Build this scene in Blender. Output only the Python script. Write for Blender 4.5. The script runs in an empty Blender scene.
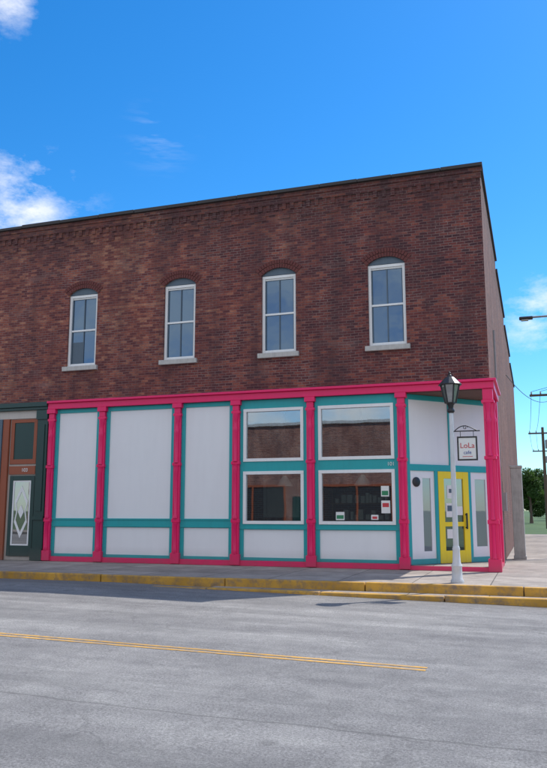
import bpy, math, random
from mathutils import Vector, Matrix
random.seed(7)
scene = bpy.context.scene
COL = scene.collection

# ------------------------------------------------------------ node helpers
def new_mat(name):
    m = bpy.data.materials.new(name); m.use_nodes = True
    nt = m.node_tree; nt.nodes.clear()
    out = nt.nodes.new('ShaderNodeOutputMaterial')
    b = nt.nodes.new('ShaderNodeBsdfPrincipled')
    nt.links.new(b.outputs[0], out.inputs[0])
    return m, nt, b, out
def N(nt, t, **kw):
    n = nt.nodes.new(t)
    for k, v in kw.items(): setattr(n, k, v)
    return n
def L(nt, a, b): nt.links.new(a, b)
def pos(nt): return N(nt, 'ShaderNodeNewGeometry').outputs['Position']
def noise(nt, vec, scale, detail=4, rough=.55):
    n = N(nt, 'ShaderNodeTexNoise'); n.inputs['Scale'].default_value = scale
    n.inputs['Detail'].default_value = detail; n.inputs['Roughness'].default_value = rough
    L(nt, vec, n.inputs['Vector']); return n.outputs['Fac']
def ramp(nt, fac, stops, interp='LINEAR'):
    r = N(nt, 'ShaderNodeValToRGB'); r.color_ramp.interpolation = interp
    e = r.color_ramp.elements
    while len(e) < len(stops): e.new(.5)
    for i, (p, c) in enumerate(stops):
        e[i].position = p
        e[i].color = (c, c, c, 1) if isinstance(c, (int, float)) else (*c, 1)
    L(nt, fac, r.inputs[0]); return r.outputs[0]
def mix(nt, fac, a, b, mode='MIX'):
    m = N(nt, 'ShaderNodeMix', data_type='RGBA', blend_type=mode)
    for sock, v in ((m.inputs[0], fac), (m.inputs[6], a), (m.inputs[7], b)):
        if isinstance(v, (int, float)): sock.default_value = v
        elif isinstance(v, tuple): sock.default_value = (*v, 1)
        else: L(nt, v, sock)
    return m.outputs[2]
def math_(nt, op, a, b=None, c=None, clamp=False):
    m = N(nt, 'ShaderNodeMath', operation=op); m.use_clamp = clamp
    for i, v in enumerate((a, b, c)):
        if v is None: continue
        if isinstance(v, (int, float)): m.inputs[i].default_value = v
        else: L(nt, v, m.inputs[i])
    return m.outputs[0]
def mapping(nt, vec, scale=(1, 1, 1), rot=(0, 0, 0)):
    m = N(nt, 'ShaderNodeMapping'); m.inputs['Scale'].default_value = scale
    m.inputs['Rotation'].default_value = rot
    L(nt, vec, m.inputs['Vector']); return m.outputs[0]
def bump(nt, b, h, strength=.3, dist=.01):
    n = N(nt, 'ShaderNodeBump'); n.inputs['Strength'].default_value = strength
    n.inputs['Distance'].default_value = dist
    L(nt, h, n.inputs['Height']); L(nt, n.outputs[0], b.inputs['Normal'])

def paint(name, col, rough=.45, dirt=.18, scale=2.2, dark=None):
    m, nt, b, o = new_mat(name); p = pos(nt)
    st = noise(nt, mapping(nt, p, (3, 3, .35)), scale*2, 5, .6)
    n2 = noise(nt, p, scale, 6, .6)
    d = dark or tuple(c*.62+.01 for c in col)
    f = math_(nt, 'MULTIPLY', ramp(nt, math_(nt, 'MULTIPLY', math_(nt, 'ADD', st, n2), .5), [(.45, 0), (.75, 1)]), dirt*2.2, clamp=True)
    c = mix(nt, f, col, d)
    # splash dirt near the pavement
    s = N(nt, 'ShaderNodeSeparateXYZ'); L(nt, p, s.inputs[0])
    low = math_(nt, 'MULTIPLY', ramp(nt, s.outputs[2], [(0, 1), (.45, 0)]), .6)
    c = mix(nt, math_(nt, 'MULTIPLY', low, n2), c, (.16, .13, .11))
    L(nt, c, b.inputs['Base Color']); b.inputs['Roughness'].default_value = rough
    bump(nt, b, noise(nt, p, 40, 3), .08, .004)
    return m

def brick(name, pal, mortar, lit=1.0, xshift=True):
    m, nt, b, o = new_mat(name); p = pos(nt)
    s = N(nt, 'ShaderNodeSeparateXYZ'); L(nt, p, s.inputs[0])
    wob = math_(nt, 'MULTIPLY', math_(nt, 'SUBTRACT', noise(nt, p, .9, 3), .5), .08)
    u = math_(nt, 'ADD', math_(nt, 'ADD', s.outputs[0], s.outputs[1]), math_(nt, 'MULTIPLY', noise(nt, p, 5, 1), .06))
    cx = N(nt, 'ShaderNodeCombineXYZ'); L(nt, u, cx.inputs[0]); L(nt, math_(nt, 'ADD', s.outputs[2], wob), cx.inputs[1])
    def bt(vec, c1, c2, bw=.205, off=.5):
        t = N(nt, 'ShaderNodeTexBrick', offset=off); t.inputs['Scale'].default_value = 1
        t.inputs['Brick Width'].default_value = bw; t.inputs['Row Height'].default_value = .070
        t.inputs['Mortar Size'].default_value = .0085; t.inputs['Mortar Smooth'].default_value = .3
        t.inputs['Color1'].default_value = c1; t.inputs['Color2'].default_value = c2
        t.inputs['Mortar'].default_value = (.5, .5, .5, 1)
        L(nt, vec, t.inputs['Vector']); return t
    t = bt(cx.outputs[0], (0, 0, 0, 1), (1, 1, 1, 1))
    big = noise(nt, p, .35, 4, .6)
    med = noise(nt, mapping(nt, p, (1, 1, 2.2)), 3.0, 8, .78)
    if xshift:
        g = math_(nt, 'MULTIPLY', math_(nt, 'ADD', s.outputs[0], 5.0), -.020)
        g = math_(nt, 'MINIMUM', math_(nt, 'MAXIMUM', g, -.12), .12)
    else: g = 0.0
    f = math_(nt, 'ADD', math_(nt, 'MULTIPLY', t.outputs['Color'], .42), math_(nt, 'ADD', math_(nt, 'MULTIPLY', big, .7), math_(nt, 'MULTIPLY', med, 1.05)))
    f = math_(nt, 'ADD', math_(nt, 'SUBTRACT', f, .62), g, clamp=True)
    c = ramp(nt, f, pal)
    fine = noise(nt, p, 26, 5, .75)
    c = mix(nt, .7, c, ramp(nt, fine, [(.25, .35), (.75, 1.6)]), 'MULTIPLY')
    mn = noise(nt, p, .9, 5, .6)
    mf = math_(nt, 'MULTIPLY', t.outputs['Fac'], ramp(nt, mn, [(.36, .4), (.62, 1.0)]))
    c = mix(nt, mf, c, mortar)
    fl = ramp(nt, noise(nt, mapping(nt, p, (1, 1, 2.4)), 6.5, 5, .78), [(.57, 0), (.70, .75)])
    fl = math_(nt, 'MULTIPLY', fl, ramp(nt, mn, [(.42, 0), (.58, 1)]))
    c = mix(nt, fl, c, (.44, .33, .28))
    # salt bloom in soft horizontal patches
    sb = ramp(nt, noise(nt, mapping(nt, p, (.5, .5, 1.3)), 1.3, 6, .7), [(.56, 0), (.72, .32)])
    c = mix(nt, sb, c, (.36, .25, .22))
    st = ramp(nt, noise(nt, mapping(nt, p, (1.3, 1.3, .30)), 1.1, 6, .65), [(.40, 0), (.72, .72)])
    c = mix(nt, st, c, (.050, .023, .028))
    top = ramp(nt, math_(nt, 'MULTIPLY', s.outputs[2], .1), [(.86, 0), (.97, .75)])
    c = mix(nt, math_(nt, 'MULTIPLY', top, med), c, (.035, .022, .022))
    L(nt, c, b.inputs['Base Color']); b.inputs['Roughness'].default_value = .88
    h = math_(nt, 'ADD', math_(nt, 'MULTIPLY', t.outputs['Fac'], -1.0), math_(nt, 'MULTIPLY', fine, .6))
    bump(nt, b, h, .6, .012)
    return m

PAL = [(0.05, (.040, .013, .020)), (.3, (.100, .024, .027)), (.5, (.175, .042, .036)), (.68, (.29, .082, .052)), (.9, (.45, .20, .12))]
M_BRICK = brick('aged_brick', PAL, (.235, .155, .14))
M_BRICK_SIDE = brick('side_brick', [(0.05, (.09, .03, .022)), (.4, (.16, .055, .036)), (.7, (.24, .095, .06)), (.95, (.36, .18, .12))], (.24, .19, .16), xshift=False)
M_BRICK_OPP = brick('red_brick', [(0.05, (.12, .04, .03)), (.4, (.25, .09, .06)), (.95, (.42, .2, .13))], (.4, .36, .32), xshift=False)
M_ARCH = paint('arch_brick', (.14, .038, .034), .85, .5, 9)
M_PINK = paint('pink_paint', (.80, .007, .125), .35, .12)
M_TEAL = paint('teal_paint', (.014, .35, .37), .45, .14)
M_WHITE = paint('white_paint', (.80, .80, .79), .5, .12)
M_PANEL = paint('white_panel', (.79, .79, .80), .6, .06, 1.2)
M_YEL = paint('yellow_door_paint', (.88, .66, .01), .4, .08)
M_BLK = paint('black_iron', (.02, .02, .022), .4, .2)
M_DGREEN = paint('dark_green_paint', (.012, .045, .04), .35, .2)
M_BLUEG = paint('bluegrey_board', (.09, .13, .17), .6, .25)
M_SILL = paint('stone_sill', (.50, .48, .45), .8, .4, 5)
M_COPING = paint('roof_coping', (.035, .03, .03), .6, .4)
M_ORANGE = paint('rust_orange_paint', (.30, .075, .03), .5, .2)
M_BEIGE = paint('beige_paint', (.52, .47, .42), .55, .2)
M_GREYMET = paint('grey_painted_metal', (.62, .63, .64), .4, .2, 6)
M_GALV = paint('galvanised_steel', (.30, .31, .32), .45, .3, 6)
M_SOFFIT = paint('brown_soffit', (.12, .06, .04), .7, .2)
M_WOODPOLE = paint('pole_wood', (.12, .085, .06), .9, .5, 5)
M_PIER = paint('concrete_render', (.46, .45, .43), .9, .5, 4)
M_PAPER = paint('poster_paper', (.75, .75, .72), .6, .03)
M_GREENP = paint('green_print', (.03, .22, .10), .6, .1)
M_REDP = paint('red_print', (.55, .05, .06), .6, .1)
M_BLUEP = paint('blue_print', (.08, .12, .35), .6, .1)
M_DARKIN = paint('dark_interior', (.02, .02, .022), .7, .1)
M_WOODF = paint('interior_wood', (.28, .15, .07), .5, .3, 4)

def glassmat(name, base, refl, tint=(1, 1, 1), bmp=.03, bscale=1.2, clear=None):
    m, nt, b, o = new_mat(name); p = pos(nt)
    b.inputs['Base Color'].default_value = (*base, 1); b.inputs['Roughness'].default_value = .4
    src = b.outputs[0]
    if clear:
        tr = N(nt, 'ShaderNodeBsdfTransparent'); tr.inputs['Color'].default_value = (*clear, 1); src = tr.outputs[0]
    g = N(nt, 'ShaderNodeBsdfGlossy'); g.inputs['Roughness'].default_value = .015
    g.inputs['Color'].default_value = (*tint, 1)
    bn = N(nt, 'ShaderNodeBump'); bn.inputs['Strength'].default_value = bmp; bn.inputs['Distance'].default_value = .02
    L(nt, noise(nt, p, bscale, 2), bn.inputs['Height']); L(nt, bn.outputs[0], g.inputs['Normal'])
    mx = N(nt, 'ShaderNodeMixShader'); mx.inputs[0].default_value = refl
    L(nt, src, mx.inputs[1]); L(nt, g.outputs[0], mx.inputs[2]); L(nt, mx.outputs[0], o.inputs[0])
    return m
M_GLASS = glassmat('door_glass', (.014, .017, .022), .30)
M_SHOPGLASS = glassmat('shop_glass', (0, 0, 0), .24, (.9, .95, 1), clear=(.85, .9, .88))
M_GLASS_UP = glassmat('sash_glass', (.02, .045, .085), .15, (.5, .75, 1), .15, 1.6)
M_GLASS_GREY = glassmat('frosted_glass', (.16, .18, .21), .2)
M_LANTERN = glassmat('lantern_glass', (.10, .105, .11), .25)

# asphalt
def asphalt():
    m, nt, b, o = new_mat('worn_asphalt'); p = pos(nt)
    big = noise(nt, mapping(nt, p, (.30, 1.5, 1)), .6, 6, .62)
    med = noise(nt, p, 2.2, 8, .72)
    fine = noise(nt, p, 48, 6, .85)
    c = ramp(nt, math_(nt, 'ADD', math_(nt, 'MULTIPLY', big, .6), math_(nt, 'MULTIPLY', med, .4)), [(.34, (.150, .145, .145)), (.5, (.235, .228, .222)), (.64, (.335, .325, .31))])
    c = mix(nt, .95, c, ramp(nt, fine, [(.30, .30), (.5, .98), (.70, 1.75)]), 'MULTIPLY')
    v = N(nt, 'ShaderNodeTexVoronoi'); v.inputs['Scale'].default_value = 60; L(nt, p, v.inputs['Vector'])
    fl = ramp(nt, v.outputs['Distance'], [(.12, .5), (.24, 0)])
    c = mix(nt, fl, c, (.46, .45, .43))
    dv = N(nt, 'ShaderNodeVectorMath', operation='ADD'); L(nt, p, dv.inputs[0])
    nn = N(nt, 'ShaderNodeTexNoise'); nn.inputs['Scale'].default_value = 1.3; nn.inputs['Detail'].default_value = 6
    L(nt, p, nn.inputs['Vector']); 
    L(nt, nn.outputs['Color'], dv.inputs[1])
    v2 = N(nt, 'ShaderNodeTexVoronoi', feature='DISTANCE_TO_EDGE'); v2.inputs['Scale'].default_value = .42; L(nt, dv.outputs[0], v2.inputs['Vector'])
    ck = ramp(nt, v2.outputs['Distance'], [(.001, 1), (.006, 0)])
    ck = math_(nt, 'MULTIPLY', ck, ramp(nt, noise(nt, p, .5, 3), [(.48, 0), (.60, .4)]))
    c = mix(nt, ck, c, (.09, .088, .085))
    s = N(nt, 'ShaderNodeSeparateXYZ'); L(nt, p, s.inputs[0])
    yj = math_(nt, 'ADD', s.outputs[1], math_(nt, 'MULTIPLY', noise(nt, p, .7, 5), .25))
    for y0, wd, am in ((-6.9, .02, .4), (-12.75, .025, .45)):
        jd = math_(nt, 'ABSOLUTE', math_(nt, 'SUBTRACT', yj, y0))
        c = mix(nt, ramp(nt, jd, [(wd*.3, am), (wd, 0)]), c, (.08, .078, .075))
    st = ramp(nt, noise(nt, mapping(nt, p, (.10, 2.0, 1)), 1.0, 5), [(.48, 0), (.68, .5)])
    c = mix(nt, st, c, (.15, .147, .145))
    # occasional oil spots
    oil = ramp(nt, noise(nt, p, 1.7, 3, .5), [(.70, 0), (.76, .45)])
    c = mix(nt, oil, c, (.07, .068, .066))
    gut = math_(nt, 'MULTIPLY', ramp(nt, math_(nt, 'ADD', math_(nt, 'MULTIPLY', s.outputs[1], .1), 1.0), [(.50, 0), (.60, .6)]), med)
    c = mix(nt, gut, c, (.15, .13, .11))
    L(nt, c, b.inputs['Base Color']); b.inputs['Roughness'].default_value = .9
    b.inputs['Specular IOR Level'].default_value = .25
    bump(nt, b, fine, .8, .014)
    return m
M_ASPH = asphalt()

def concrete(name, col, slab=1.5, rot=0):
    m, nt, b, o = new_mat(name); p = pos(nt)
    t = N(nt, 'ShaderNodeTexBrick', offset=0.0); t.inputs['Scale'].default_value = 1
    t.inputs['Brick Width'].default_value = slab; t.inputs['Row Height'].default_value = slab*.8
    t.inputs['Mortar Size'].default_value = .012
    t.inputs['Color1'].default_value = (*[c*.85 for c in col], 1); t.inputs['Color2'].default_value = (*[c*1.12 for c in col], 1)
    t.inputs['Mortar'].default_value = (*[c*.35 for c in col], 1); L(nt, p, t.inputs['Vector'])
    c = mix(nt, .8, t.outputs['Color'], ramp(nt, noise(nt, p, 1.6, 8, .7), [(.3, .5), (.7, 1.25)]), 'MULTIPLY')
    f = noise(nt, p, 60, 3)
    c = mix(nt, .4, c, ramp(nt, f, [(.3, .6), (.7, 1.35)]), 'MULTIPLY')
    L(nt, c, b.inputs['Base Color']); b.inputs['Roughness'].default_value = .9
    bump(nt, b, f, .3, .006); return m
M_CONC = concrete('pavement_concrete', (.34, .295, .255))

def wornpaint(name, col, under, amt=(.52, .62), scale=7):
    m, nt, b, o = new_mat(name); p = pos(nt)
    f = ramp(nt, noise(nt, p, scale, 7, .75), [(amt[0], 0), (amt[1], 1)])
    base = mix(nt, .7, col, ramp(nt, noise(nt, p, 1.5, 5), [(.3, .55), (.7, 1.15)]), 'MULTIPLY')
    c = mix(nt, f, base, under)
    L(nt, c, b.inputs['Base Color']); b.inputs['Roughness'].default_value = .8
    bump(nt, b, noise(nt, p, 50, 3), .3, .006); return m
M_KERB = wornpaint('yellow_kerb_paint', (.60, .33, .05), (.22, .16, .11), (.45, .66), 4)
M_LINE = wornpaint('yellow_line_paint', (.66, .36, .07), (.24, .21, .18), (.44, .68), 9)

def grass():
    m, nt, b, o = new_mat('grass'); p = pos(nt)
    f = math_(nt, 'MULTIPLY', math_(nt, 'ADD', noise(nt, p, .3, 5), noise(nt, p, 12, 5, .8)), .5)
    L(nt, ramp(nt, f, [(.3, (.03, .06, .015)), (.55, (.07, .12, .03)), (.75, (.13, .15, .05))]), b.inputs['Base Color'])
    b.inputs['Roughness'].default_value = .95; return m
M_GRASS = grass()
def leafm(name, k=1):
    m, nt, b, o = new_mat(name); p = pos(nt)
    f = math_(nt, 'MULTIPLY', math_(nt, 'ADD', noise(nt, p, .7, 3), noise(nt, p, 6, 3)), .5)
    L(nt, ramp(nt, f, [(.35, (.02*k, .05*k, .012*k)), (.5, (.045*k, .10*k, .02*k)), (.68, (.09*k, .15*k, .035*k))]), b.inputs['Base Color'])
    b.inputs['Roughness'].default_value = .7
    tr = N(nt, 'ShaderNodeBsdfTranslucent'); tr.inputs['Color'].default_value = (.10*k, .2*k, .03*k, 1)
    mx = N(nt, 'ShaderNodeMixShader'); mx.inputs[0].default_value = .3
    L(nt, b.outputs[0], mx.inputs[1]); L(nt, tr.outputs[0], mx.inputs[2]); L(nt, mx.outputs[0], o.inputs[0])
    return m
M_LEAF = leafm('leaves'); M_BARK = paint('bark', (.11, .08, .06), .95, .5, 6)

# ------------------------------------------------------------ geometry helpers
def empty(name, loc=(0, 0, 0)):
    e = bpy.data.objects.new(name, None); e.location = loc; e.empty_display_size = .3
    COL.objects.link(e); return e
def mesh_obj(name, verts, faces, mat, parent=None, smooth=False, M=None):
    me = bpy.data.meshes.new(name)
    if M is not None: verts = [tuple(M @ Vector(v)) for v in verts]
    me.from_pydata([tuple(v) for v in verts], [], faces); me.update()
    o = bpy.data.objects.new(name, me)
    if mat: me.materials.append(mat)
    if smooth:
        for p in me.polygons: p.use_smooth = True
    COL.objects.link(o)
    if parent: 
        o.parent = parent
        o.matrix_parent_inverse = Matrix.Translation(parent.location).inverted()
    return o
BF = [(0, 3, 2, 1), (4, 5, 6, 7), (0, 1, 5, 4), (1, 2, 6, 5), (2, 3, 7, 6), (3, 0, 4, 7)]
def bv(x0, x1, y0, y1, z0, z1):
    return [(x0, y0, z0), (x1, y0, z0), (x1, y1, z0), (x0, y1, z0), (x0, y0, z1), (x1, y0, z1), (x1, y1, z1), (x0, y1, z1)]
def boxes(name, lst, mat, parent=None, M=None, bevel=0):
    vs, fs = [], []
    for b in lst:
        k = len(vs); vs += bv(*b); fs += [tuple(i+k for i in f) for f in BF]
    o = mesh_obj(name, vs, fs, mat, parent, M=M)
    if bevel:
        md = o.modifiers.new('bevel', 'BEVEL'); md.width = bevel; md.segments = 2; md.limit_method = 'ANGLE'
    return o
def box(name, x0, x1, y0, y1, z0, z1, mat, parent=None, M=None, bevel=0):
    return boxes(name, [(x0, x1, y0, y1, z0, z1)], mat, parent, M, bevel)
def lathe(name, prof, cx, cy, mat, parent=None, seg=24, flute=0, M=None, smooth=True, rot=0):
    vs, fs = [], []
    for (r, z) in prof:
        for i in range(seg):
            a = 2*math.pi*i/seg+rot
            rr = r*(1-flute*(i % 2))
            vs.append((cx+rr*math.cos(a), cy+rr*math.sin(a), z))
    n = len(prof)
    for j in range(n-1):
        for i in range(seg):
            k = (i+1) % seg
            fs.append((j*seg+i, j*seg+k, (j+1)*seg+k, (j+1)*seg+i))
    fs.append(tuple(range(seg-1, -1, -1))); fs.append(tuple((n-1)*seg+i for i in range(seg)))
    o = mesh_obj(name, vs, fs, mat, parent, M=M)
    if smooth:
        for p in o.data.polygons: p.use_smooth = len(p.vertices) == 4
        md = o.modifiers.new('es', 'EDGE_SPLIT'); md.split_angle = math.radians(40)
    return o
def tube(name, pts, r, mat, parent=None, seg=8):
    cu = bpy.data.curves.new(name, 'CURVE'); cu.dimensions = '3D'
    sp = cu.splines.new('POLY'); sp.points.add(len(pts)-1)
    for i, p in enumerate(pts): sp.points[i].co = (*p, 1)
    cu.bevel_depth = r; cu.bevel_resolution = 3; cu.use_fill_caps = True
    cu.materials.append(mat)
    o = bpy.data.objects.new(name, cu); COL.objects.link(o)
    if parent: o.parent = parent; o.matrix_parent_inverse = Matrix.Translation(parent.location).inverted()
    return o
def sag(a, b, s, n=16):
    a, b = Vector(a), Vector(b)
    return [tuple(a.lerp(b, t/n)-Vector((0, 0, s*4*(t/n)*(1-t/n)))) for t in range(n+1)]

# ------------------------------------------------------------ BUILDING
B = empty('brick_commercial_building')
ZTOP = 10.02; ZB = 4.56; XL = -26.0
wins = [-2.45, -5.38, -8.32, -11.47, -15.3, -18.4, -21.5]
HW = .485; Z0 = 5.57; ZS = 7.74; RISE = .20; NA = 12
def arc(c, t, hw=HW, zs=ZS, rise=RISE):
    R = (hw*hw+rise*rise)/(2*rise); x = (2*t-1)*hw
    return (c+x, zs-(R-rise)+math.sqrt(R*R-x*x))
vs, fs = [], []
def quad(pts):
    k = len(vs); vs.extend(pts); fs.append(tuple(range(k, k+len(pts))))
def fq(x0, x1, z0, z1, y=0): quad([(x0, y, z0), (x1, y, z0), (x1, y, z1), (x0, y, z1)])
edges = [XL]
for c in sorted(wins): edges += [c-HW, c+HW]
edges.append(0.0)
for i in range(0, len(edges), 2): fq(edges[i], edges[i+1], ZB, ZTOP)
RD = .2
for c in wins:
    a, b_ = c-HW, c+HW
    fq(a, b_, ZB, Z0)
    pts = [arc(c, t/NA) for t in range(NA+1)]
    for t in range(NA):
        (xa, za), (xb, zb) = pts[t], pts[t+1]
        quad([(xa, 0, za), (xb, 0, zb), (xb, 0, ZTOP), (xa, 0, ZTOP)])
        quad([(xa, 0, za), (xa, RD, za), (xb, RD, zb), (xb, 0, zb)])
    quad([(a, 0, Z0), (a, 0, ZS), (a, RD, ZS), (a, RD, Z0)])
    quad([(b_, 0, Z0), (b_, RD, Z0), (b_, RD, ZS), (b_, 0, ZS)])
    quad([(a, 0, Z0), (a, RD, Z0), (b_, RD, Z0), (b_, 0, Z0)])
mesh_obj('front_brick_wall', vs, fs, M_BRICK, B)

# side wall with stepped parapet
vs, fs = [], []
steps = [(0, 8, 10.06), (8, 15, 9.7), (15, 22, 9.3), (22, 30, 8.9)]
for (y0, y1, zt) in steps:
    if y0 == 0:
        quad([(0, 0, ZB), (0, 2.45, ZB), (0, 2.45, zt), (0, 0, zt)])
        quad([(0, 2.45, 0), (0, y1, 0), (0, y1, zt), (0, 2.45, zt)])
    else: quad([(0, y0, 0), (0, y1, 0), (0, y1, zt), (0, y0, zt)])
quad([(0, 30, 0), (XL, 30, 0), (XL, 30, 8.9), (0, 30, 8.9)])
quad([(XL, 30, 0), (XL, 0, 0), (XL, 0, 8.9), (XL, 30, 8.9)])
mesh_obj('side_brick_wall', vs, fs, M_BRICK_SIDE, B)
boxes('side_parapet_coping', [(-.3, .06, y0+(.11 if y0 == 0 else 0.002)+.2*(y0 == 0), y1, zt+.002, zt+.09) for (y0, y1, zt) in steps], M_COPING, B)
boxes('side_parapet_back', [(-.28, -.004, y0+.3*(y0 == 0)+.001, y1-.004, 8.6, zt) for (y0, y1, zt) in steps], M_BRICK_SIDE, B)
box('roof_deck', XL+.05, -.3, .3, 29.9, 8.5, 8.62, M_COPING, B)
box('front_parapet_back', XL, -.004, .21, .3, 7.9+.3, ZTOP, M_BRICK, B)
cp = []; x = .07; r_ = random.Random(3)
while x > XL:
    wdt = r_.uniform(.9, 1.5); cp.append((x-wdt+.006, x, -.12-r_.uniform(0, .02), .31, ZTOP+.002, ZTOP+.095+r_.uniform(-.012, .015))); x -= wdt
boxes('front_coping', cp, M_COPING, B, bevel=.012)
# corbelled cornice: bands + dentils
box('corbel_band_top', XL, .045, -.060, -.001, 9.90, ZTOP, M_BRICK, B)
box('corbel_band_mid', XL, .025, -.036, -.001, 9.74, 9.899, M_BRICK, B)
x = -.10; dn = []
while x > XL:
    dn.append((x-.11, x, -.024+r_.uniform(-.006, .008), -.001, 9.57, 9.739)); x -= .23
boxes('corbel_dentils', dn, M_BRICK, B)
box('corbel_band_low', XL, .012, -.014, -.001, 9.44, 9.519, M_BRICK, B)
x = -.3; dn = []
while x > XL:
    dn.append((x-.34, x, -.016, -.001, 9.31, 9.438)); x -= .68
boxes('corbel_pendants', dn, M_BRICK, B)
# brick arches : two rowlock rings
vs, fs = [], []
for c in wins:
    for ring in (0, 1):
        nb = 15+2*ring
        off0 = .012+ring*.118; 
        for i in range(nb):
            def P(t, off):
                x_, z_ = arc(c, t, HW+.02, ZS-.02, RISE)
                ang = (t-.5)*1.5
                return (x_+math.sin(ang)*off, z_+math.cos(ang)*off)
            t0 = (i+.09)/nb; t1 = (i+.91)/nb
            p = [P(t0, off0), P(t1, off0), P(t1, off0+.105), P(t0, off0+.105)]
            yd = -.014-random.random()*.008-ring*.004
            k = len(vs)
            vs.extend([(q[0], yd, q[1]) for q in p]+[(q[0], .002, q[1]) for q in p])
            for f in [(0, 1, 2, 3), (0, 4, 5, 1), (1, 5, 6, 2), (2, 6, 7, 3), (3, 7, 4, 0)]: fs.append(tuple(k+j for j in f))
mesh_obj('window_arches', vs, fs, M_ARCH, B)

# upper sash windows
for n, c in enumerate(wins):
    f0, f1 = .06, .14
    a, b_ = c-HW, c+HW
    boxes('sash_frame', [(a+.004, a+.075, f0, f1, Z0+.05, 7.66), (b_-.075, b_-.004, f0, f1, Z0+.05, 7.66),
                         (a+.004, b_-.004, f0-.004, f1, 7.66, 7.73), (a+.004, b_-.004, f0-.01, f1, Z0+.003, Z0+.05)], M_WHITE, B)
    zm = 6.66
    boxes('sash_rails', [(a+.076, b_-.076, f0+.03, f1-.01, zm-.025, zm+.025), (a+.076, b_-.076, f0+.035, f1-.01, Z0+.051, Z0+.10),
                         (a+.076, b_-.076, f0+.032, f1-.01, 7.615, 7.659)], M_WHITE, B)
    boxes('sash_muntins', [(c-.014, c+.014, f0+.04, f1-.02, zm+.026, 7.614), (c-.014, c+.014, f0+.043, f1-.02, Z0+.101, zm-.026),
                           (a+.077, a+.105, f0+.041, f1-.02, Z0+.101, 7.614), (b_-.105, b_-.077, f0+.041, f1-.02, Z0+.101, 7.614)], M_BLUEG, B)
    box('sash_glass', a+.08, b_-.08, f1-.015, f1, Z0+.06, 7.64, M_GLASS_UP, B)
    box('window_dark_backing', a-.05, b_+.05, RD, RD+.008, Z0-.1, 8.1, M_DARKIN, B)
    pts = [arc(c, t/NA, HW-.003) for t in range(NA+1)]
    k = [(p[0], .05, p[1]) for p in pts]
    m = len(k); back = [(p[0], .12, p[2]) for p in k]
    mesh_obj('arch_infill', k+back, [tuple(range(m))[::-1], tuple(range(m, 2*m))]+[(i, (i+1) % m, m+(i+1) % m, m+i) for i in range(m)], M_BLUEG, B)
    box('stone_sill', a-.09, b_+.09, -.09, .058, Z0-.13, Z0-.002, M_SILL, B, bevel=.008)
    if c == wins[3]:
        box('window_blind', a+.11, c-.02, f1-.019, f1-.016, Z0+.11, Z0+.75, M_BLUEG, B)

# ---------------- storefront
PX = [-12.33, -10.65, -8.29, -6.57, -4.51, -2.16]
ZC = 4.33
def pil(x, zb=0.0, y=0.0):
    w = .10
    boxes('iron_pilaster', [(x-w, x+w, y-.05, y+.12, .30, 3.98), (x-w-.03, x+w+.03, y-.085, y+.12, .02, .30),
                            (x-w-.015, x+w+.015, y-.07, y+.12, 1.10, 1.20), (x-w-.02, x+w+.02, y-.075, y+.12, 2.62, 2.70),
                            (x-w-.02, x+w+.02, y-.08, y+.12, 3.98, 4.05), (x-w+.01, x+w-.01, y-.07, y+.12, 4.051, 4.2), (x-w-.04, x+w+.04, y-.11, y+.12, 4.201, ZC-.002)], M_PINK, B, bevel=.008)
    prof = [(.05, .302), (.052, .34), (.06, .38), (.045, .44), (.045, 1.02), (.062, 1.06), (.062, 1.098)]
    lathe('pilaster_shaft_low', prof, x, y-.05, M_PINK, B, 20)
    prof = [(.062, 1.202), (.066, 1.26), (.045, 1.32), (.047, 2.45), (.062, 2.50), (.05, 2.56), (.07, 2.618)]
    lathe('pilaster_shaft_mid', prof, x, y-.05, M_PINK, B, 20)
    prof = [(.07, 2.702), (.05, 2.76), (.055, 3.5), (.075, 3.58), (.05, 3.64), (.05, 3.78), (.085, 3.9), (.09, 3.979)]
    lathe('pilaster_shaft_high', prof, x, y-.05, M_PINK, B, 20)
for x in PX: pil(x)
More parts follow.
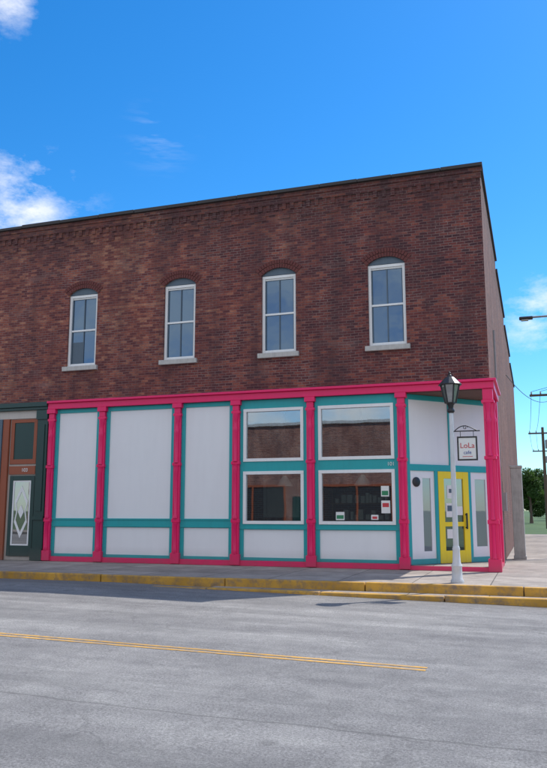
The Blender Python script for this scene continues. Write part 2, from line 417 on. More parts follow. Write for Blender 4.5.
def bay(x0, x1, kind):
    s = .11
    fy, fb = .02, .10
    T = [(x0, x0+s, fy, fb, .14, ZC-.003), (x1-s, x1, fy, fb, .14, ZC-.003)]
    xa, xb = x0+s, x1-s
    if kind == 'panel':
        T += [(xa, xb, fy+.003, fb, ZC-.12, ZC-.003), (xa, xb, fy+.003, fb, .96, 1.20), (xa, xb, fy+.003, fb, .14, .22)]
        boxes('teal_framing', T, M_TEAL, B, bevel=.004)
        boxes('teal_moulding', [(x0+.02, x1-.02, fy-.018, fy, 1.16, 1.19), (x0+.02, x1-.02, fy-.016, fy, .975, 1.0)], M_TEAL, B)
        box('white_panel_tall', xa, xb, .055, .095, 1.20, ZC-.12, M_PANEL, B)
        box('white_panel_base', xa, xb, .052, .095, .22, .96, M_PANEL, B)
        box('bay_backing', x0, x1, .101, .13, .0, ZC, M_DARKIN, B)
    else:
        T += [(xa, xb, fy+.003, fb, 4.08, ZC-.003), (xa, xb, fy+.003, fb, 2.42, 2.70), (xa, xb, fy+.003, fb, .93, 1.08), (xa, xb, fy+.003, fb, .14, .22)]
        boxes('teal_framing', T, M_TEAL, B, bevel=.004)
        box('teal_moulding', x0+.02, x1-.02, fy-.018, fy, .94, .97, M_TEAL, B)
        box('white_panel_base', xa, xb, .052, .095, .22, .93, M_PANEL, B)
        for (z0, z1) in ((1.08, 2.42), (2.70, 4.08)):
            w = .07
            e = .012
            boxes('white_window_frame', [(xa-e, xb+e, -.004, .08, z0-e, z0+w), (xa-e, xb+e, -.004, .08, z1-w, z1+e),
                                         (xa-e, xa+w, -.003, .08, z0+w, z1-w), (xb-w, xb+e, -.003, .08, z0+w, z1-w)], M_WHITE, B, bevel=.004)
            box('shop_window_glass', xa+w-.01, xb-w+.01, .060, .062, z0+w-.01, z1-w+.01, M_SHOPGLASS, B)
        boxes('bay_backing', [(x0, x1, .101, .13, .0, 1.06), (x0, x1, .101, .13, 2.44, 2.68)], M_DARKIN, B)
pw = .10
for i in range(5):
    bay(PX[i]+pw, PX[i+1]-pw, 'panel' if i < 3 else 'window')
# shop interior behind the two window bays
box('interior_back_wall', -8.2, -2.1, 4.6, 4.7, .05, 4.3, M_BRICK_OPP, B)
box('interior_floor', -8.2, -2.1, .14, 4.59, .02, .10, M_WOODF, B)
box('interior_ceiling', -8.2, -2.1, .26, 4.59, 4.22, 4.30, M_BEIGE, B)
box('interior_left_wall', -8.3, -8.2, .14, 4.7, .02, 4.3, M_BEIGE, B)
boxes('interior_right_wall', [(-2.1, -2.0, 1.0, 4.7, .02, 4.3)], M_BEIGE, B)
boxes('interior_wall_window', [(-7.4, -7.3, 4.52, 4.59, 1.2, 2.4), (-6.3, -6.2, 4.52, 4.59, 1.2, 2.4), (-7.3, -6.3, 4.53, 4.59, 2.3, 2.4), (-7.3, -6.3, 4.53, 4.59, 1.2, 1.3), (-7.28, -6.32, 4.55, 4.59, 1.3, 2.3)], M_WHITE, B)
boxes('interior_shelf', [(-5.0, -3.2, 4.2, 4.55, 1.1, 1.14), (-5.0, -3.2, 4.2, 4.55, 1.6, 1.64), (-5.0, -3.2, 4.2, 4.55, 2.1, 2.14), (-5.04, -5.0, 4.2, 4.55, .1, 2.4), (-3.2, -3.16, 4.2, 4.55, .1, 2.4)], M_WOODF, B)
rr_ = random.Random(4); goods = []
for zz in (1.141, 1.641):
    xx = -4.95
    while xx < -3.35:
        w_ = rr_.uniform(.06, .16); goods.append((xx, xx+w_, 4.25, 4.45, zz, zz+rr_.uniform(.12, .34))); xx += w_+rr_.uniform(.02, .09)
boxes('interior_goods', goods, M_PAPER, B)
boxes('interior_table', [(-6.1, -5.1, 1.0, 1.8, .80, .84), (-6.0, -5.94, 1.1, 1.16, .1, .8), (-5.26, -5.2, 1.1, 1.16, .1, .8), (-6.0, -5.94, 1.64, 1.7, .1, .8), (-5.26, -5.2, 1.64, 1.7, .1, .8)], M_WOODF, B)
for (px, py) in ((-5.6, 1.2), (-3.4, 1.1)):
    tube('pendant_cord', [(px, py, 4.22), (px, py, 2.35)], .008, M_BLK, B)
    lathe('pendant_shade', [(.04, 2.36), (.07, 2.33), (.22, 2.10), (.23, 2.07)], px, py, M_PAPER, B, 24)
# pink plinth and cornice
box('pink_plinth', -12.45, -2.05, -.03, .10, .003, .138, M_PINK, B, bevel=.006)
boxes('pink_cornice', [(-12.45, .10, -.10, .0, ZC, 4.50), (-12.45, .16, -.17, .002, 4.50, 4.565)], M_PINK, B, bevel=.01)
boxes('pink_cornice_side', [(-.0, .098, .001, 2.5, ZC, 4.499), (-.0, .158, .003, 2.52, 4.501, 4.563)], M_PINK, B, bevel=.01)
box('lintel', -26, -.002, .003, .25, ZC+.001, ZB-.002, M_DARKIN, B)
# window posters
boxes('window_posters', [(-2.72, -2.52, .052, .058, 1.76, 2.02), (-2.98, -2.80, .052, .058, 1.19, 1.31), (-3.88, -3.66, .052, .058, 1.18, 1.38), (-2.72, -2.5, .052, .058, 1.35, 1.66)], M_PAPER, B)
boxes('window_poster_prints', [(-2.70, -2.54, .049, .0515, 1.79, 1.90), (-3.86, -3.68, .049, .0515, 1.21, 1.30)], M_GREENP, B)
boxes('window_poster_red', [(-2.95, -2.83, .049, .0515, 1.21, 1.27), (-2.69, -2.53, .049, .0515, 1.5, 1.6)], M_REDP, B)
# corner column (free standing) + rear column on side
def column(x, y):
    boxes('corner_column', [(x-.11, x+.11, y-.11, y+.11, .30, 3.98), (x-.15, x+.15, y-.15, y+.15, .003, .30), (x-.13, x+.13, y-.13, y+.13, 1.10, 1.20),
                            (x-.14, x+.14, y-.14, y+.14, 2.62, 2.70), (x-.15, x+.15, y-.15, y+.15, 3.98, 4.05), (x-.12, x+.12, y-.12, y+.12, 4.05, ZC-.002)], M_PINK, B, bevel=.01)
    for (dx, dy) in ((0, -.11), (.11, 0)):
        lathe('corner_column_shaft', [(.055, .302), (.045, .44), (.045, 1.02), (.062, 1.098)], x+dx, y+dy, M_PINK, B, 20)
        lathe('corner_column_shaft', [(.062, 1.202), (.045, 1.32), (.047, 2.45), (.07, 2.618)], x+dx, y+dy, M_PINK, B, 20)
        lathe('corner_column_shaft', [(.07, 2.702), (.05, 2.76), (.055, 3.5), (.075, 3.58), (.05, 3.64), (.05, 3.78), (.08, 3.979)], x+dx, y+dy, M_PINK, B, 20)
column(-.06, .06)
box('side_pink_pier', -.20, .06, 2.16, 2.45, .003, ZC-.002, M_PINK, B, bevel=.01)
# entry platform (triangle) with pink risers
vs = [(-2.055, -.035, .003), (.05, -.035, .003), (.05, 2.3, .003), (-.1, 2.3, .003), (-2.055, .12, .003)]
k = len(vs); vs += [(v[0], v[1], .10) for v in vs]
mesh_obj('entry_platform_riser', vs, [(5, 6, 7, 8, 9)]+[(i, (i+1) % 5, 5+(i+1) % 5, 5+i) for i in range(5)], M_PINK, B)
vs = [(-2.0, .03, .101), (-.02, .03, .101), (-.02, 2.2, .101), (-.1, 2.2, .101), (-2.0, .12, .101)]
k5 = [(v[0], v[1], .108) for v in vs]
mesh_obj('entry_platform_floor', vs+k5, [(5, 6, 7, 8, 9)]+[(i, (i+1) % 5, 5+(i+1) % 5, 5+i) for i in range(5)], M_CONC, B)
# soffit
mesh_obj('entry_soffit', [(-2.2, .02, ZC-.01), (-.0, .02, ZC-.01), (-.0, 2.4, ZC-.01), (-.1, 2.4, ZC-.01)], [(0, 1, 2, 3)], M_SOFFIT, B)
box('side_lintel_inside', -.12, -.003, .26, 2.5, ZC+.003, ZB-.003, M_SOFFIT, B)
# diagonal wall in its own frame : local x along wall, local -y outward, z up
PA = Vector((-2.08, .10, 0)); PB = Vector((-.10, 2.28, 0))
d = (PB-PA); LN = d.length; d.normalize()
nrm = Vector((d.y, -d.x, 0))       # outward (towards street corner)
MD = Matrix(((d.x, -nrm.x, 0, PA.x), (d.y, -nrm.y, 0, PA.y), (0, 0, 1, 0), (0, 0, 0, 1)))
zt = ZC-.012
box('entry_wall_backing', 0, LN, .06, .12, .1, zt, M_WHITE, B, M=MD)
D0, D1 = .98, 2.0
boxes('entry_teal_frame', [(0, .10, -.02, .059, .11, zt), (.10, LN-.10, -.017, .059, zt-.13, zt), (LN-.10, LN, -.02, .059, .11, zt),
                           (.10, LN-.10, -.017, .059, 2.40, 2.56), (1.40, 1.58, -.014, .059, 2.56, zt-.13),
                           (D0-.10, D0, -.019, .059, .11, 2.40), (D1, D1+.09, -.019, .059, .11, 2.40), (.10, D0-.10, -.012, .059, .11, .24), (D1+.09, LN-.10, -.012, .059, .11, .24)], M_TEAL, B, M=MD, bevel=.004)
boxes('entry_white_panels', [(.10, 1.40, .02, .058, 2.56, zt-.13), (1.58, LN-.10, .02, .058, 2.56, zt-.13),
                             (.10, .50, .012, .058, .24, 2.40), (.76, D0-.10, .012, .058, .24, 2.40), (.50, .76, .012, .058, .24, .42), (.50, .76, .012, .058, 2.22, 2.40),
                             (D1+.09, D1+.25, .012, .058, .24, 2.40), (2.62, LN-.10, .012, .058, .24, 2.40), (D1+.25, 2.62, .012, .058, .24, .50), (D1+.25, 2.62, .012, .058, 2.22, 2.40)], M_PANEL, B, M=MD)
boxes('entry_sidelights', [(.50, .76, .03, .055, .42, 2.22), (D1+.25, 2.62, .03, .055, .50, 2.22)], M_GLASS_GREY, B, M=MD)
boxes('yellow_door', [(D0+.003, D0+.19, -.03, .05, .115, 2.398), (D1-.19, D1-.003, -.03, .05, .115, 2.398), (D0+.19, D1-.19, -.028, .05, 2.22, 2.398), (D0+.19, D1-.19, -.028, .05, .115, .42), (D0+.19, D1-.19, -.026, .05, 1.02, 1.13)], M_YEL, B, M=MD, bevel=.006)
boxes('door_glass', [(D0+.19, D1-.19, .0, .02, .42, 1.02), (D0+.19, D1-.19, .0, .02, 1.13, 2.22)], M_GLASS, B, M=MD)
boxes('door_notices', [(D0+.25, D0+.50, -.007, -.002, 1.25, 1.60), (D0+.54, D0+.80, -.007, -.002, 1.30, 1.52), (D0+.30, D0+.62, -.007, -.002, 1.72, 2.05), (D0+.26, D0+.46, -.007, -.002, .72, .95)], M_PAPER, B, M=MD)
boxes('door_notice_prints', [(D0+.29, D0+.46, -.010, -.0075, 1.40, 1.54), (D0+.36, D0+.56, -.010, -.0075, 1.86, 1.96)], M_BLUEG, B, M=MD)
boxes('door_handle', [(D1-.16, D1-.13, -.09, -.06, .95, 1.35), (D1-.16, D1-.13, -.06, -.03, .97, 1.0), (D1-.16, D1-.13, -.06, -.03, 1.30, 1.33)], M_BLK, B, M=MD)
# round plaque
MP = MD @ Matrix.Translation((.30, .012, 2.12)) @ Matrix.Rotation(math.radians(90), 4, 'X')
lathe('round_plaque', [(.12, 0), (.12, .02), (.10, .03), (.02, .031)], 0, 0, M_BLK, B, 24, M=MP)

# ---------------- neighbour shopfront (same brick block)
NX = -12.45
box('neighbour_green_pilaster', -12.80, NX-.003, -.06, .15, .003, 4.33, M_DGREEN, B, bevel=.01)
boxes('neighbour_green_pilaster_trim', [(-12.83, NX-.002, -.10, -.061, .01, .35), (-12.83, NX-.002, -.10, -.061, 1.15, 1.25), (-12.83, NX-.002, -.10, -.061, 4.05, 4.32), (-12.72, -12.54, -.085, -.061, 1.4, 3.9)], M_DGREEN, B)
boxes('neighbour_cornice', [(-26, NX-.004, -.15, .0, 4.42, 4.56), (-26, NX-.006, -.10, .0, 4.335, 4.419)], M_DGREEN, B, bevel=.01)
box('neighbour_fascia', -26, -12.803, -.01, .10, 4.10, 4.334, M_BEIGE, B)
box('neighbour_wall', -26, -12.803, .03, .13, .003, 4.099, M_BEIGE, B)
boxes('neighbour_transom_frame', [(-13.75, -12.84, -.012, .029, 3.98, 4.08), (-13.75, -12.84, -.012, .029, 2.76, 2.90), (-13.75, -13.63, -.011, .029, 2.90, 3.98), (-12.95, -12.84, -.011, .029, 2.90, 3.98)], M_ORANGE, B, bevel=.004)
box('neighbour_transom', -13.63, -12.95, .01, .029, 2.90, 3.98, M_DGREEN, B)
box('neighbour_lintel', -13.75, -12.84, -.02, .029, 2.46, 2.70, M_ORANGE, B)
boxes('neighbour_door', [(-13.70, -13.58, -.02, .029, .12, 2.42), (-12.96, -12.84, -.02, .029, .12, 2.42), (-13.58, -12.96, -.018, .029, 2.28, 2.42), (-13.58, -12.96, -.018, .029, .12, .42)], M_DGREEN, B, bevel=.005)
box('neighbour_door_glass', -13.53, -13.01, .005, .025, .46, 2.24, M_GLASS, B)
boxes('neighbour_door_glass_border', [(-13.58, -13.53, -.008, .028, .42, 2.28), (-13.01, -12.96, -.008, .028, .42, 2.28), (-13.53, -13.01, -.006, .028, 2.24, 2.28), (-13.53, -13.01, -.006, .028, .42, .46)], M_WHITE, B)
# diamond leaded motif
cx, cz = -13.27, 1.38
def ringpoly(pts, w, y0, y1, name, mat):
    n = len(pts); c0 = Vector((cx, cz)); inner = [(c0+(Vector(p)-c0)*(1-w)) for p in pts]
    v = [(p[0], y0, p[1]) for p in pts]+[(p[0], y0, p[1]) for p in inner]+[(p[0], y1, p[1]) for p in pts]+[(p[0], y1, p[1]) for p in inner]
    f = []
    for i in range(n):
        j = (i+1) % n
        f += [(i, j, n+j, n+i), (i, 2*n+i, 2*n+j, j), (n+i, n+j, 3*n+j, 3*n+i)]
    return mesh_obj(name, v, f, mat, B)
ringpoly([(cx, cz-.75), (cx+.22, cz-.3), (cx+.16, cz), (cx+.22, cz+.3), (cx, cz+.75), (cx-.22, cz+.3), (cx-.16, cz), (cx-.22, cz-.3)], .22, -.002, .004, 'leaded_motif', M_WHITE)
mesh_obj('leaded_diamond', [(cx, -.002, cz-.2), (cx+.1, -.002, cz), (cx, -.002, cz+.2), (cx-.1, -.002, cz)], [(0, 1, 2, 3)], M_WHITE, B)
boxes('neighbour_left_post', [(-14.02, -13.80, -.05, .029, .003, 4.098)], M_ORANGE, B, bevel=.006)
boxes('neighbour_left_post_dark', [(-14.35, -14.03, -.08, .029, .003, 4.334-.24)], M_BLUEG, B, bevel=.006)
for kx in (-16.6, -19.2, -21.8, -24.4):
    box('neighbour_shop_glass', kx, kx+2.2, .0, .028, .9, 3.9, M_GLASS, B)
    boxes('neighbour_shop_frame', [(kx-.1, kx, -.03, .029, .8, 4.0), (kx+2.2, kx+2.3, -.03, .029, .8, 4.0), (kx, kx+2.2, -.028, .029, 3.9, 4.0), (kx, kx+2.2, -.028, .029, .8, .9)], M_DGREEN, B)
# number plaques
def text(name, s, loc, size, mat, parent, M=None):
    c = bpy.data.curves.new(name, 'FONT'); c.body = s; c.size = size; c.extrude = .003; c.align_x = 'CENTER'; c.align_y = 'CENTER'
    c.materials.append(mat); o = bpy.data.objects.new(name, c); COL.objects.link(o)
    mw = Matrix.Translation(loc) @ Matrix.Rotation(math.radians(90), 4, 'X')
    o.parent = parent; o.matrix_parent_inverse = Matrix.Translation(parent.location).inverted()
    o.matrix_basis = mw
    return o
text('house_number', '103', (-13.2, -.026, 2.58), .15, M_PAPER, B)
text('house_number', '101', (-2.45, .012, 2.56), .13, M_PAPER, B)

# wall mounted bits on the side
boxes('side_wall_conduit', [(.004, .05, 3.2, 3.26, 0, 6.5), (.004, .16, 3.1, 3.4, 1.4, 1.9)], M_GALV, B)

# ------------------------------------------------------------ PAVEMENT, KERB, ROAD
YK = -3.6
XR = 3.6
def sz(x):
    x = max(-8.0, min(6.0, x)); return -.135-.0163*(x+8.0)
side = boxes('pavement', [(-80, XR-.15, YK+.15, 0.0, -.6, 0), (-.5, XR-.15, .001, 30, -.6, -.0005)], M_CONC)
kerb = empty('yellow_kerb')
ku = []; x = XR; r_ = random.Random(9)
while x > -60:
    ku.append((x-2.98, x, YK+r_.uniform(-.012, .012), YK+.149, -.6, .006+r_.uniform(-.004, .008))); x -= 3.0
boxes('upper_kerb', ku, M_KERB, kerb, bevel=.02)
boxes('side_kerb', [(XR-.149, XR, YK+.15, 60, -.6, .004)], M_PIER, kerb, bevel=.015)
kl = []; x = XR+.4
while x > -5.8:
    kl.append((x-2.38, x, YK-.52+r_.uniform(-.015, .015), YK-.34, -.6, -.145+r_.uniform(-.01, .006))); x -= 2.4
boxes('lower_kerb', kl, M_KERB, kerb, bevel=.02)
boxes('lower_step_tread', [(-5.59, XR+.39, YK-.339, YK-.014, -.6, -.158)], M_CONC, kerb)
# road mesh, follows the gentle fall to the right
xs = [-120, -40, -8, -6, -4, -2, 0, 2, 3.6, 6, 12, 40, 120]
vs, fs = [], []
ys = [-24.0, -16, -10, -3.75]
for y in ys:
    for x in xs: vs.append((x, y, sz(x)))
n = len(xs)
for j in range(len(ys)-1):
    for i in range(n-1): fs.append((j*n+i, j*n+i+1, (j+1)*n+i+1, (j+1)*n+i))
k = len(vs)
a = ys.__len__()-1
for y in (60, 200):
    for x in (3.6, 6, 12): vs.append((x, y, sz(x)))
i36 = a*n+xs.index(3.6)
fs += [(i36, i36+1, k+1, k), (i36+1, i36+2, k+2, k+1), (k, k+1, k+4, k+3), (k+1, k+2, k+5, k+4)]
mesh_obj('road', vs, fs, M_ASPH)
def strip(name, x0, x1, y0, y1, mat, parent, off=.004):
    X = sorted({x0, x1, *[x for x in xs if x0 < x < x1]})
    v = []
    for x in X: v += [(x, y0, sz(x)+off), (x, y1, sz(x)+off)]
    return mesh_obj(name, v, [(2*i, 2*i+2, 2*i+3, 2*i+1) for i in range(len(X)-1)], mat, parent)
mk = empty('road_centre_line')
strip('yellow_stripe_a', -100, -.30, -10.42, -10.35, M_LINE, mk)
strip('yellow_stripe_b', -100, -.30, -10.28, -10.21, M_LINE, mk)
strip('yellow_stripe_c', 16, 100, -10.45, -10.36, M_LINE, mk)
boxes('far_pavement', [(-120, 120, -28.5, -24.001, -.7, .02)], M_CONC)
g = mesh_obj('ground', [(-1500, -1500, -.5), (1500, -1500, -.5), (1500, 1500, -.5), (-1500, 1500, -.5)], [(0, 1, 2, 3)], M_GRASS)
boxes('lawn', [(-60, XR-.15, 30.2, 150, -.49, -.03), (12.3, 120, -3.5, 150, -.49, -.1)], M_GRASS)

# ------------------------------------------------------------ LAMP POST with hanging sign
lp = empty('street_lamp', (-.65, -3.0, 0))
lx, ly = -.65, -3.0
lathe('lamp_base', [(.13, .002), (.13, .05), (.105, .08), (.10, .30), (.11, .33), (.08, .40), (.07, .62), (.078, .66), (.06, .72)], lx, ly, M_GREYMET, lp, 24)
lathe('lamp_shaft', [(.056, .70), (.05, 2.0), (.042, 3.42)], lx, ly, M_GREYMET, lp, 24, flute=.09, smooth=False)
lathe('lamp_collar', [(.05, 3.40), (.075, 3.43), (.075, 3.46), (.05, 3.5), (.06, 3.56), (.09, 3.60)], lx, ly, M_BLK, lp, 20)
lathe('lamp_glass', [(.105, 3.615), (.185, 3.98)], lx, ly, M_LANTERN, lp, 6, smooth=False)
for i in range(6):
    a = 2*math.pi*i/6
    tube('lamp_frame_bar', [(lx+.107*math.cos(a), ly+.107*math.sin(a), 3.61), (lx+.19*math.cos(a), ly+.19*math.sin(a), 3.99)], .017, M_BLK, lp)
lathe('lamp_cup', [(.07, 3.59), (.12, 3.60), (.12, 3.618)], lx, ly, M_BLK, lp, 6, smooth=False)
lathe('lamp_roof', [(.235, 3.975), (.24, 3.995), (.17, 4.07), (.10, 4.14), (.05, 4.16), (.045, 4.19), (.02, 4.21), (.03, 4.235), (.008, 4.27)], lx, ly, M_BLK, lp, 12, smooth=False)
# scroll bracket + hanging shop sign
sg = empty('hanging_shop_sign', (lx+.35, ly, 2.7))
tube('bracket_arm', [(lx+.03, ly, 3.02), (lx+.56, ly, 3.02)], .012, M_BLK, sg)
tube('bracket_scroll', [(lx+.05+.46*t/12, ly, 3.02+.14*math.sin(math.pi*t/12)*(1-t/24)) for t in range(13)], .010, M_BLK, sg)
tube('bracket_curl', [(lx+.27+.05*(1-t/16)*math.cos(t*.6), ly, 3.09+.05*(1-t/16)*math.sin(t*.6)) for t in range(15)], .007, M_BLK, sg)
box('sign_board', lx+.13, lx+.47, ly-.012, ly+.012, 2.45, 2.88, M_PAPER, sg)
boxes('sign_border', [(lx+.10, lx+.50, ly-.02, ly+.02, 2.88, 2.91), (lx+.10, lx+.50, ly-.02, ly+.02, 2.42, 2.45), (lx+.10, lx+.13, ly-.019, ly+.019, 2.45, 2.88), (lx+.47, lx+.50, ly-.019, ly+.019, 2.45, 2.88)], M_BLK, sg)
tube('sign_hook', [(lx+.17, ly, 3.02), (lx+.17, ly, 2.90)], .006, M_BLK, sg); tube('sign_hook', [(lx+.43, ly, 3.02), (lx+.43, ly, 2.90)], .006, M_BLK, sg)
yy = ly-.014
text('sign_lettering', 'LoLa', (lx+.30, yy, 2.72), .15, M_REDP, sg)
text('sign_lettering', "cafe", (lx+.30, yy, 2.58), .10, M_BLUEP, sg)
box('sign_underline', lx+.2, lx+.40, ly-.016, ly-.0125, 2.495, 2.505, M_REDP, sg)

# ------------------------------------------------------------ far-side things
pier = empty('concrete_pier', (.43, 5.2, 0))
boxes('pier_body', [(.24, .56, 5.0, 5.35, .0005, 2.66)], M_PIER, pier, bevel=.015)
boxes('pier_cap', [(.22, .58, 4.98, 5.37, 2.661, 2.74)], M_PIER, pier, bevel=.015)
boxes('pier_foot', [(.22, .58, 4.98, 5.37, .001, .10)], M_PIER, pier, bevel=.01)

cl = empty('cobra_head_street_light', (3.2, 8, 0))
lathe('light_pole', [(.13, 0), (.12, .3), (.09, .32), (.06, 8.1)], 3.2, 8, M_GALV, cl, 16)
tube('light_arm', [(3.2, 8, 7.75), (2.4, 8, 7.93), (1.6, 8, 7.95), (1.1, 8, 7.95)], .035, M_GALV, cl)
boxes('light_head', [(.70, 1.15, 7.9, 8.1, 7.88, 7.98)], M_BLK, cl, bevel=.03)
boxes('light_lens', [(.76, 1.0, 7.93, 8.07, 7.84, 7.879)], M_LANTERN, cl, bevel=.01)

def upole(x, y, h, name='utility_pole', arm=1.1):
    e = empty(name, (x, y, 0))
    lathe('pole', [(.15, -.1), (.10, h)], x, y, M_WOODPOLE, e, 14)
    boxes('crossarm', [(x-arm, x+arm, y-.16, y-.05, h-.55, h-.43)], M_WOODPOLE, e)
    for dx in (-.9*arm, -.45*arm, .45*arm, .9*arm):
        lathe('insulator', [(.03, h-.43), (.05, h-.38), (.03, h-.34), (.045, h-.30), (.02, h-.27)], x+dx, y-.1, M_GALV, e, 10)
    lathe('transformer', [(.05, h-1.75), (.2, h-1.72), (.2, h-1.05), (.05, h-1.0)], x+.33, y-.15, M_GALV, e, 16)
    return e
upole(2.0, 27, 8.4); upole(1.75, 46, 8.0); upole(2.0, 66, 8)
wr = empty('overhead_wires', (1.5, 30, 8))
for dx in (-1.0, -.5, .5, 1.0):
    tube('wire', sag((2.0+dx, 26.9, 8.13), (1.75+dx, 45.9, 7.73), .5)+sag((1.75+dx, 45.9, 7.73), (2+dx, 65.9, 7.73), .6)[1:], .012, M_BLK, wr)
    tube('wire', sag((2.0+dx, 26.9, 8.13), (14+dx, 2, 9.2), .5), .012, M_BLK, wr)
tube('service_drop', sag((2.0, 26.9, 7.6), (.02, 14, 7.0), .5), .014, M_BLK, wr)
upole(14, 1.9, 9.5)

ss = empty('street_name_sign', (2.3, 33, 0))
tube('sign_post', [(2.3, 33, 0), (2.3, 33, 3.0)], .03, M_GALV, ss)
box('sign_plate', 1.9, 2.7, 32.95, 32.97, 2.6, 2.85, M_GREENP, ss)

# ------------------------------------------------------------ TREES
def leafmesh(name, rx, rz, n, size, seed):
    rnd = random.Random(seed); vs, fs = [], []
    blobs = []
    for _ in range(13):
        a = rnd.random()*6.283; rr = rnd.random()**.5*.62; zz = rnd.uniform(-.6, .75)
        blobs.append((Vector((math.cos(a)*rr*rx, math.sin(a)*rr*rx, zz*rz)), rnd.uniform(.28, .5)))
    for i in range(n):
        c, br = blobs[rnd.randrange(len(blobs))]
        v = Vector((rnd.gauss(0, 1), rnd.gauss(0, 1), rnd.gauss(0, 1))).normalized()*(rnd.random()**.35)*br
        p = c+Vector((v.x*rx, v.y*rx, v.z*rz))
        q = Matrix.Rotation(rnd.random()*6.28, 3, 'Z') @ Matrix.Rotation(rnd.uniform(-1.2, 1.2), 3, 'X') @ Matrix.Rotation(rnd.uniform(-1.2, 1.2), 3, 'Y')
        s = size*rnd.uniform(.6, 1.3); k = len(vs)
        for (ux, uy) in ((-1, 0), (0, -.5), (1, 0), (0, .5)): vs.append(tuple(p+q @ Vector((ux*s, uy*s, 0))))
        fs.append((k, k+1, k+2, k+3))
    me = bpy.data.meshes.new(name); me.from_pydata(vs, [], fs); me.materials.append(M_LEAF); return me
LM = [leafmesh('leaf_crown_a', 3, 2.8, 9000, .17, 1), leafmesh('leaf_crown_b', 3.3, 2.5, 9000, .17, 2)]
def tree(x, y, h, i=0, z=-.1):
    e = empty('maple_tree', (x, y, z)); s = h/8.0
    lathe('trunk', [(.30*s, z), (.2*s, 1.0*s), (.16*s, 3*s), (.07*s, 6*s)], x, y, M_BARK, e, 12)
    rnd = random.Random(i)
    for k in range(7):
        a = k*.9+rnd.random(); z0 = (2.4+.4*k)*s
        tube('limb', [(x, y, z0), (x+math.cos(a)*.9*s, y+math.sin(a)*.9*s, z0+.8*s), (x+math.cos(a)*1.9*s, y+math.sin(a)*1.9*s, z0+1.5*s)], .055*s, M_BARK, e)
    o = bpy.data.objects.new('crown', LM[i % 2]); COL.objects.link(o)
    o.parent = e; o.location = (0, 0, 5.3*s); o.scale = (s, s, s); o.rotation_euler = (0, 0, i*1.3)
for i, (x, y, h) in enumerate([(.4, 72, 6), (-6, 78, 8), (4.5, 95, 6), (-1.5, 100, 7), (17, 40, 9), (19, 22, 8), (16, 62, 9), (20, 80, 11), (-14, 60, 9), (9, 130, 12),
                               (-22, -33.5, 9), (10, -34, 9), (17, -33, 8), (30, -34, 10)]): tree(x, y, h, i)
e = empty('distant_tree_line', (0, 170, 0)); rnd = random.Random(5)
for i in range(46):
    o = bpy.data.objects.new('tree_mass', LM[i % 2]); COL.objects.link(o); o.parent = e
    o.location = (-170+i*8+rnd.uniform(-2, 2), rnd.uniform(-8, 12), rnd.uniform(2.5, 4.5)); s = rnd.uniform(1.7, 2.5); o.scale = (s*1.1, s, s); o.rotation_euler = (0, 0, rnd.random()*6)

# ------------------------------------------------------------ OPPOSITE BUILDING (behind camera, seen in glass)
O = empty('opposite_brick_shops', (-12, -33, 0))
OY = -28.6; OH = 6.9
boxes('opposite_walls', [(-34, -4.0, OY-9, OY, .0, OH)], M_BRICK_OPP, O)
box('opposite_coping', -34.1, -3.9, OY-9.1, OY+.12, OH+.002, OH+.18, M_SILL, O)
for kx in range(-33, -6, 7):
    boxes('opposite_frames', [(kx, kx+4.6, OY+.002, OY+.08, .5, .62), (kx, kx+4.6, OY+.002, OY+.08, 2.9, 3.05), (kx, kx+.12, OY+.002, OY+.08, .62, 2.9), (kx+4.48, kx+4.6, OY+.002, OY+.08, .62, 2.9), (kx+2.25, kx+2.37, OY+.002, OY+.08, .62, 2.9)], M_ORANGE, O)
    box('opposite_glass', kx+.12, kx+4.48, OY+.003, OY+.03, .62, 2.9, M_DARKIN, O)
    box('opposite_door', kx+5.1, kx+6.1, OY+.002, OY+.06, .02, 2.3, M_DGREEN, O)

# ------------------------------------------------------------ LIGHT + SKY
EL, AZ = math.radians(53), math.radians(39)
S = Vector((math.sin(AZ)*math.cos(EL), math.cos(AZ)*math.cos(EL), math.sin(EL)))
sd = bpy.data.lights.new('sun', 'SUN'); sd.energy = 5.0; sd.angle = math.radians(.5); sd.color = (1, .95, .88)
so = bpy.data.objects.new('sun', sd); COL.objects.link(so); so.rotation_euler = S.to_track_quat('Z', 'Y').to_euler(); so.location = (20, 30, 40)
w = bpy.data.worlds.new('World'); scene.world = w; w.use_nodes = True; nt = w.node_tree; nt.nodes.clear()
out = N(nt, 'ShaderNodeOutputWorld'); bg = N(nt, 'ShaderNodeBackground'); L(nt, bg.outputs[0], out.inputs[0])
sky = N(nt, 'ShaderNodeTexSky', sky_type='NISHITA'); sky.sun_disc = False; sky.sun_elevation = EL; sky.sun_rotation = AZ
sky.air_density = 1.0; sky.dust_density = .3; sky.ozone_density = 2.5
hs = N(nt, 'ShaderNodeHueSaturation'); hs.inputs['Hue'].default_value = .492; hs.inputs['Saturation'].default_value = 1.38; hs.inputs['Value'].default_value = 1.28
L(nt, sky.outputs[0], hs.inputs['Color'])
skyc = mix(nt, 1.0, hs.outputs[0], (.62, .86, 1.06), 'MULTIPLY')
tc = N(nt, 'ShaderNodeTexCoord').outputs['Generated']
def cmask(dirv, r0, r1):
    dp = N(nt, 'ShaderNodeVectorMath', operation='DISTANCE'); L(nt, tc, dp.inputs[0]); dp.inputs[1].default_value = dirv
    return ramp(nt, dp.outputs['Value'], [(r0, 1), (r1, 0)], 'EASE')
warp = noise(nt, mapping(nt, tc, (1, 1, 2.0)), 13, 12, .66)
mk_ = cmask((-.580, .728, .357), .0, .15)
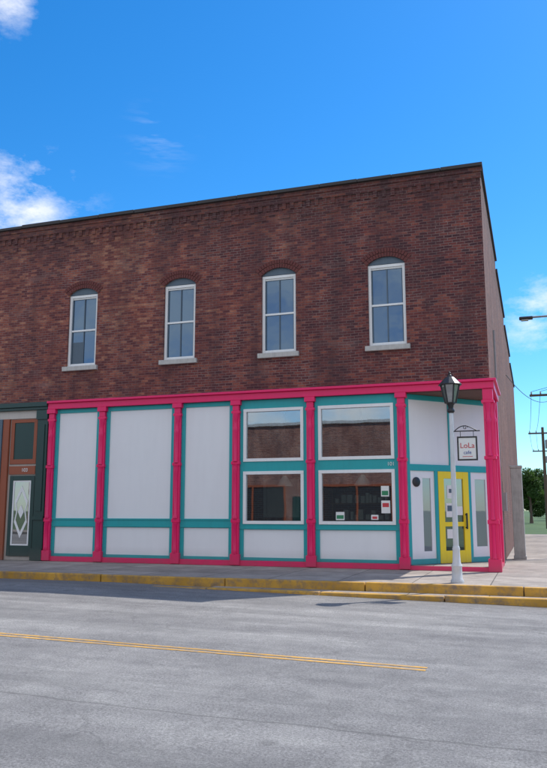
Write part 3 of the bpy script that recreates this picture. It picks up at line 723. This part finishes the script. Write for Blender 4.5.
for dv, a_, b_ in (((.02, .968, .235), .0, .085), ((-.53, .635, .565), .0, .065), ((.55, .8, .25), .05, .3), ((-.9, .3, .3), .05, .3)):
    mk_ = math_(nt, 'MAXIMUM', mk_, cmask(dv, a_, b_))
cf = math_(nt, 'MULTIPLY', math_(nt, 'SUBTRACT', math_(nt, 'ADD', warp, math_(nt, 'MULTIPLY', mk_, .34)), .66), 3.2, clamp=True)
cf = math_(nt, 'MULTIPLY', cf, mk_, clamp=True)
# faint wisp
wm = math_(nt, 'MULTIPLY', cmask((-.415, .79, .455), .0, .06), ramp(nt, noise(nt, mapping(nt, tc, (1, 1, 6)), 12, 8, .6), [(.50, 0), (.68, .16)]))
cf = math_(nt, 'MAXIMUM', cf, wm)
cf = math_(nt, 'MULTIPLY', cf, .85)
# added fill light: unseen bright cumulus over the sky half behind the camera
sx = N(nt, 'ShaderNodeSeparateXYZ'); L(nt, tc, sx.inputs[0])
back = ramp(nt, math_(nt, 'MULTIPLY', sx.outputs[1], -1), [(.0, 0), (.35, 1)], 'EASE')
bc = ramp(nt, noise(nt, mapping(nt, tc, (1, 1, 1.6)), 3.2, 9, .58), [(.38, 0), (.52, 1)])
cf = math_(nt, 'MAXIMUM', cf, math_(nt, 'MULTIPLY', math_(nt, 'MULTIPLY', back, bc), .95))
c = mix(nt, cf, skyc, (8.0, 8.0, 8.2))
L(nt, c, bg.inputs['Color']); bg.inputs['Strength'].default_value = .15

# ------------------------------------------------------------ CAMERA
cam = bpy.data.cameras.new('camera'); co = bpy.data.objects.new('camera', cam); COL.objects.link(co)
th, ph = math.radians(18.68), math.radians(9.35)
F = Vector((-math.sin(th)*math.cos(ph), math.cos(th)*math.cos(ph), math.sin(ph)))
co.location = (.90, -19.0, 1.43); co.rotation_euler = F.to_track_quat('-Z', 'Y').to_euler()
cam.sensor_fit = 'VERTICAL'; cam.sensor_height = 24; cam.lens = 24*765/768; cam.clip_end = 5000; cam.clip_start = .05
scene.camera = co
scene.view_settings.view_transform = 'Standard'; scene.view_settings.look = 'None'; scene.view_settings.exposure = 0; scene.view_settings.gamma = 1
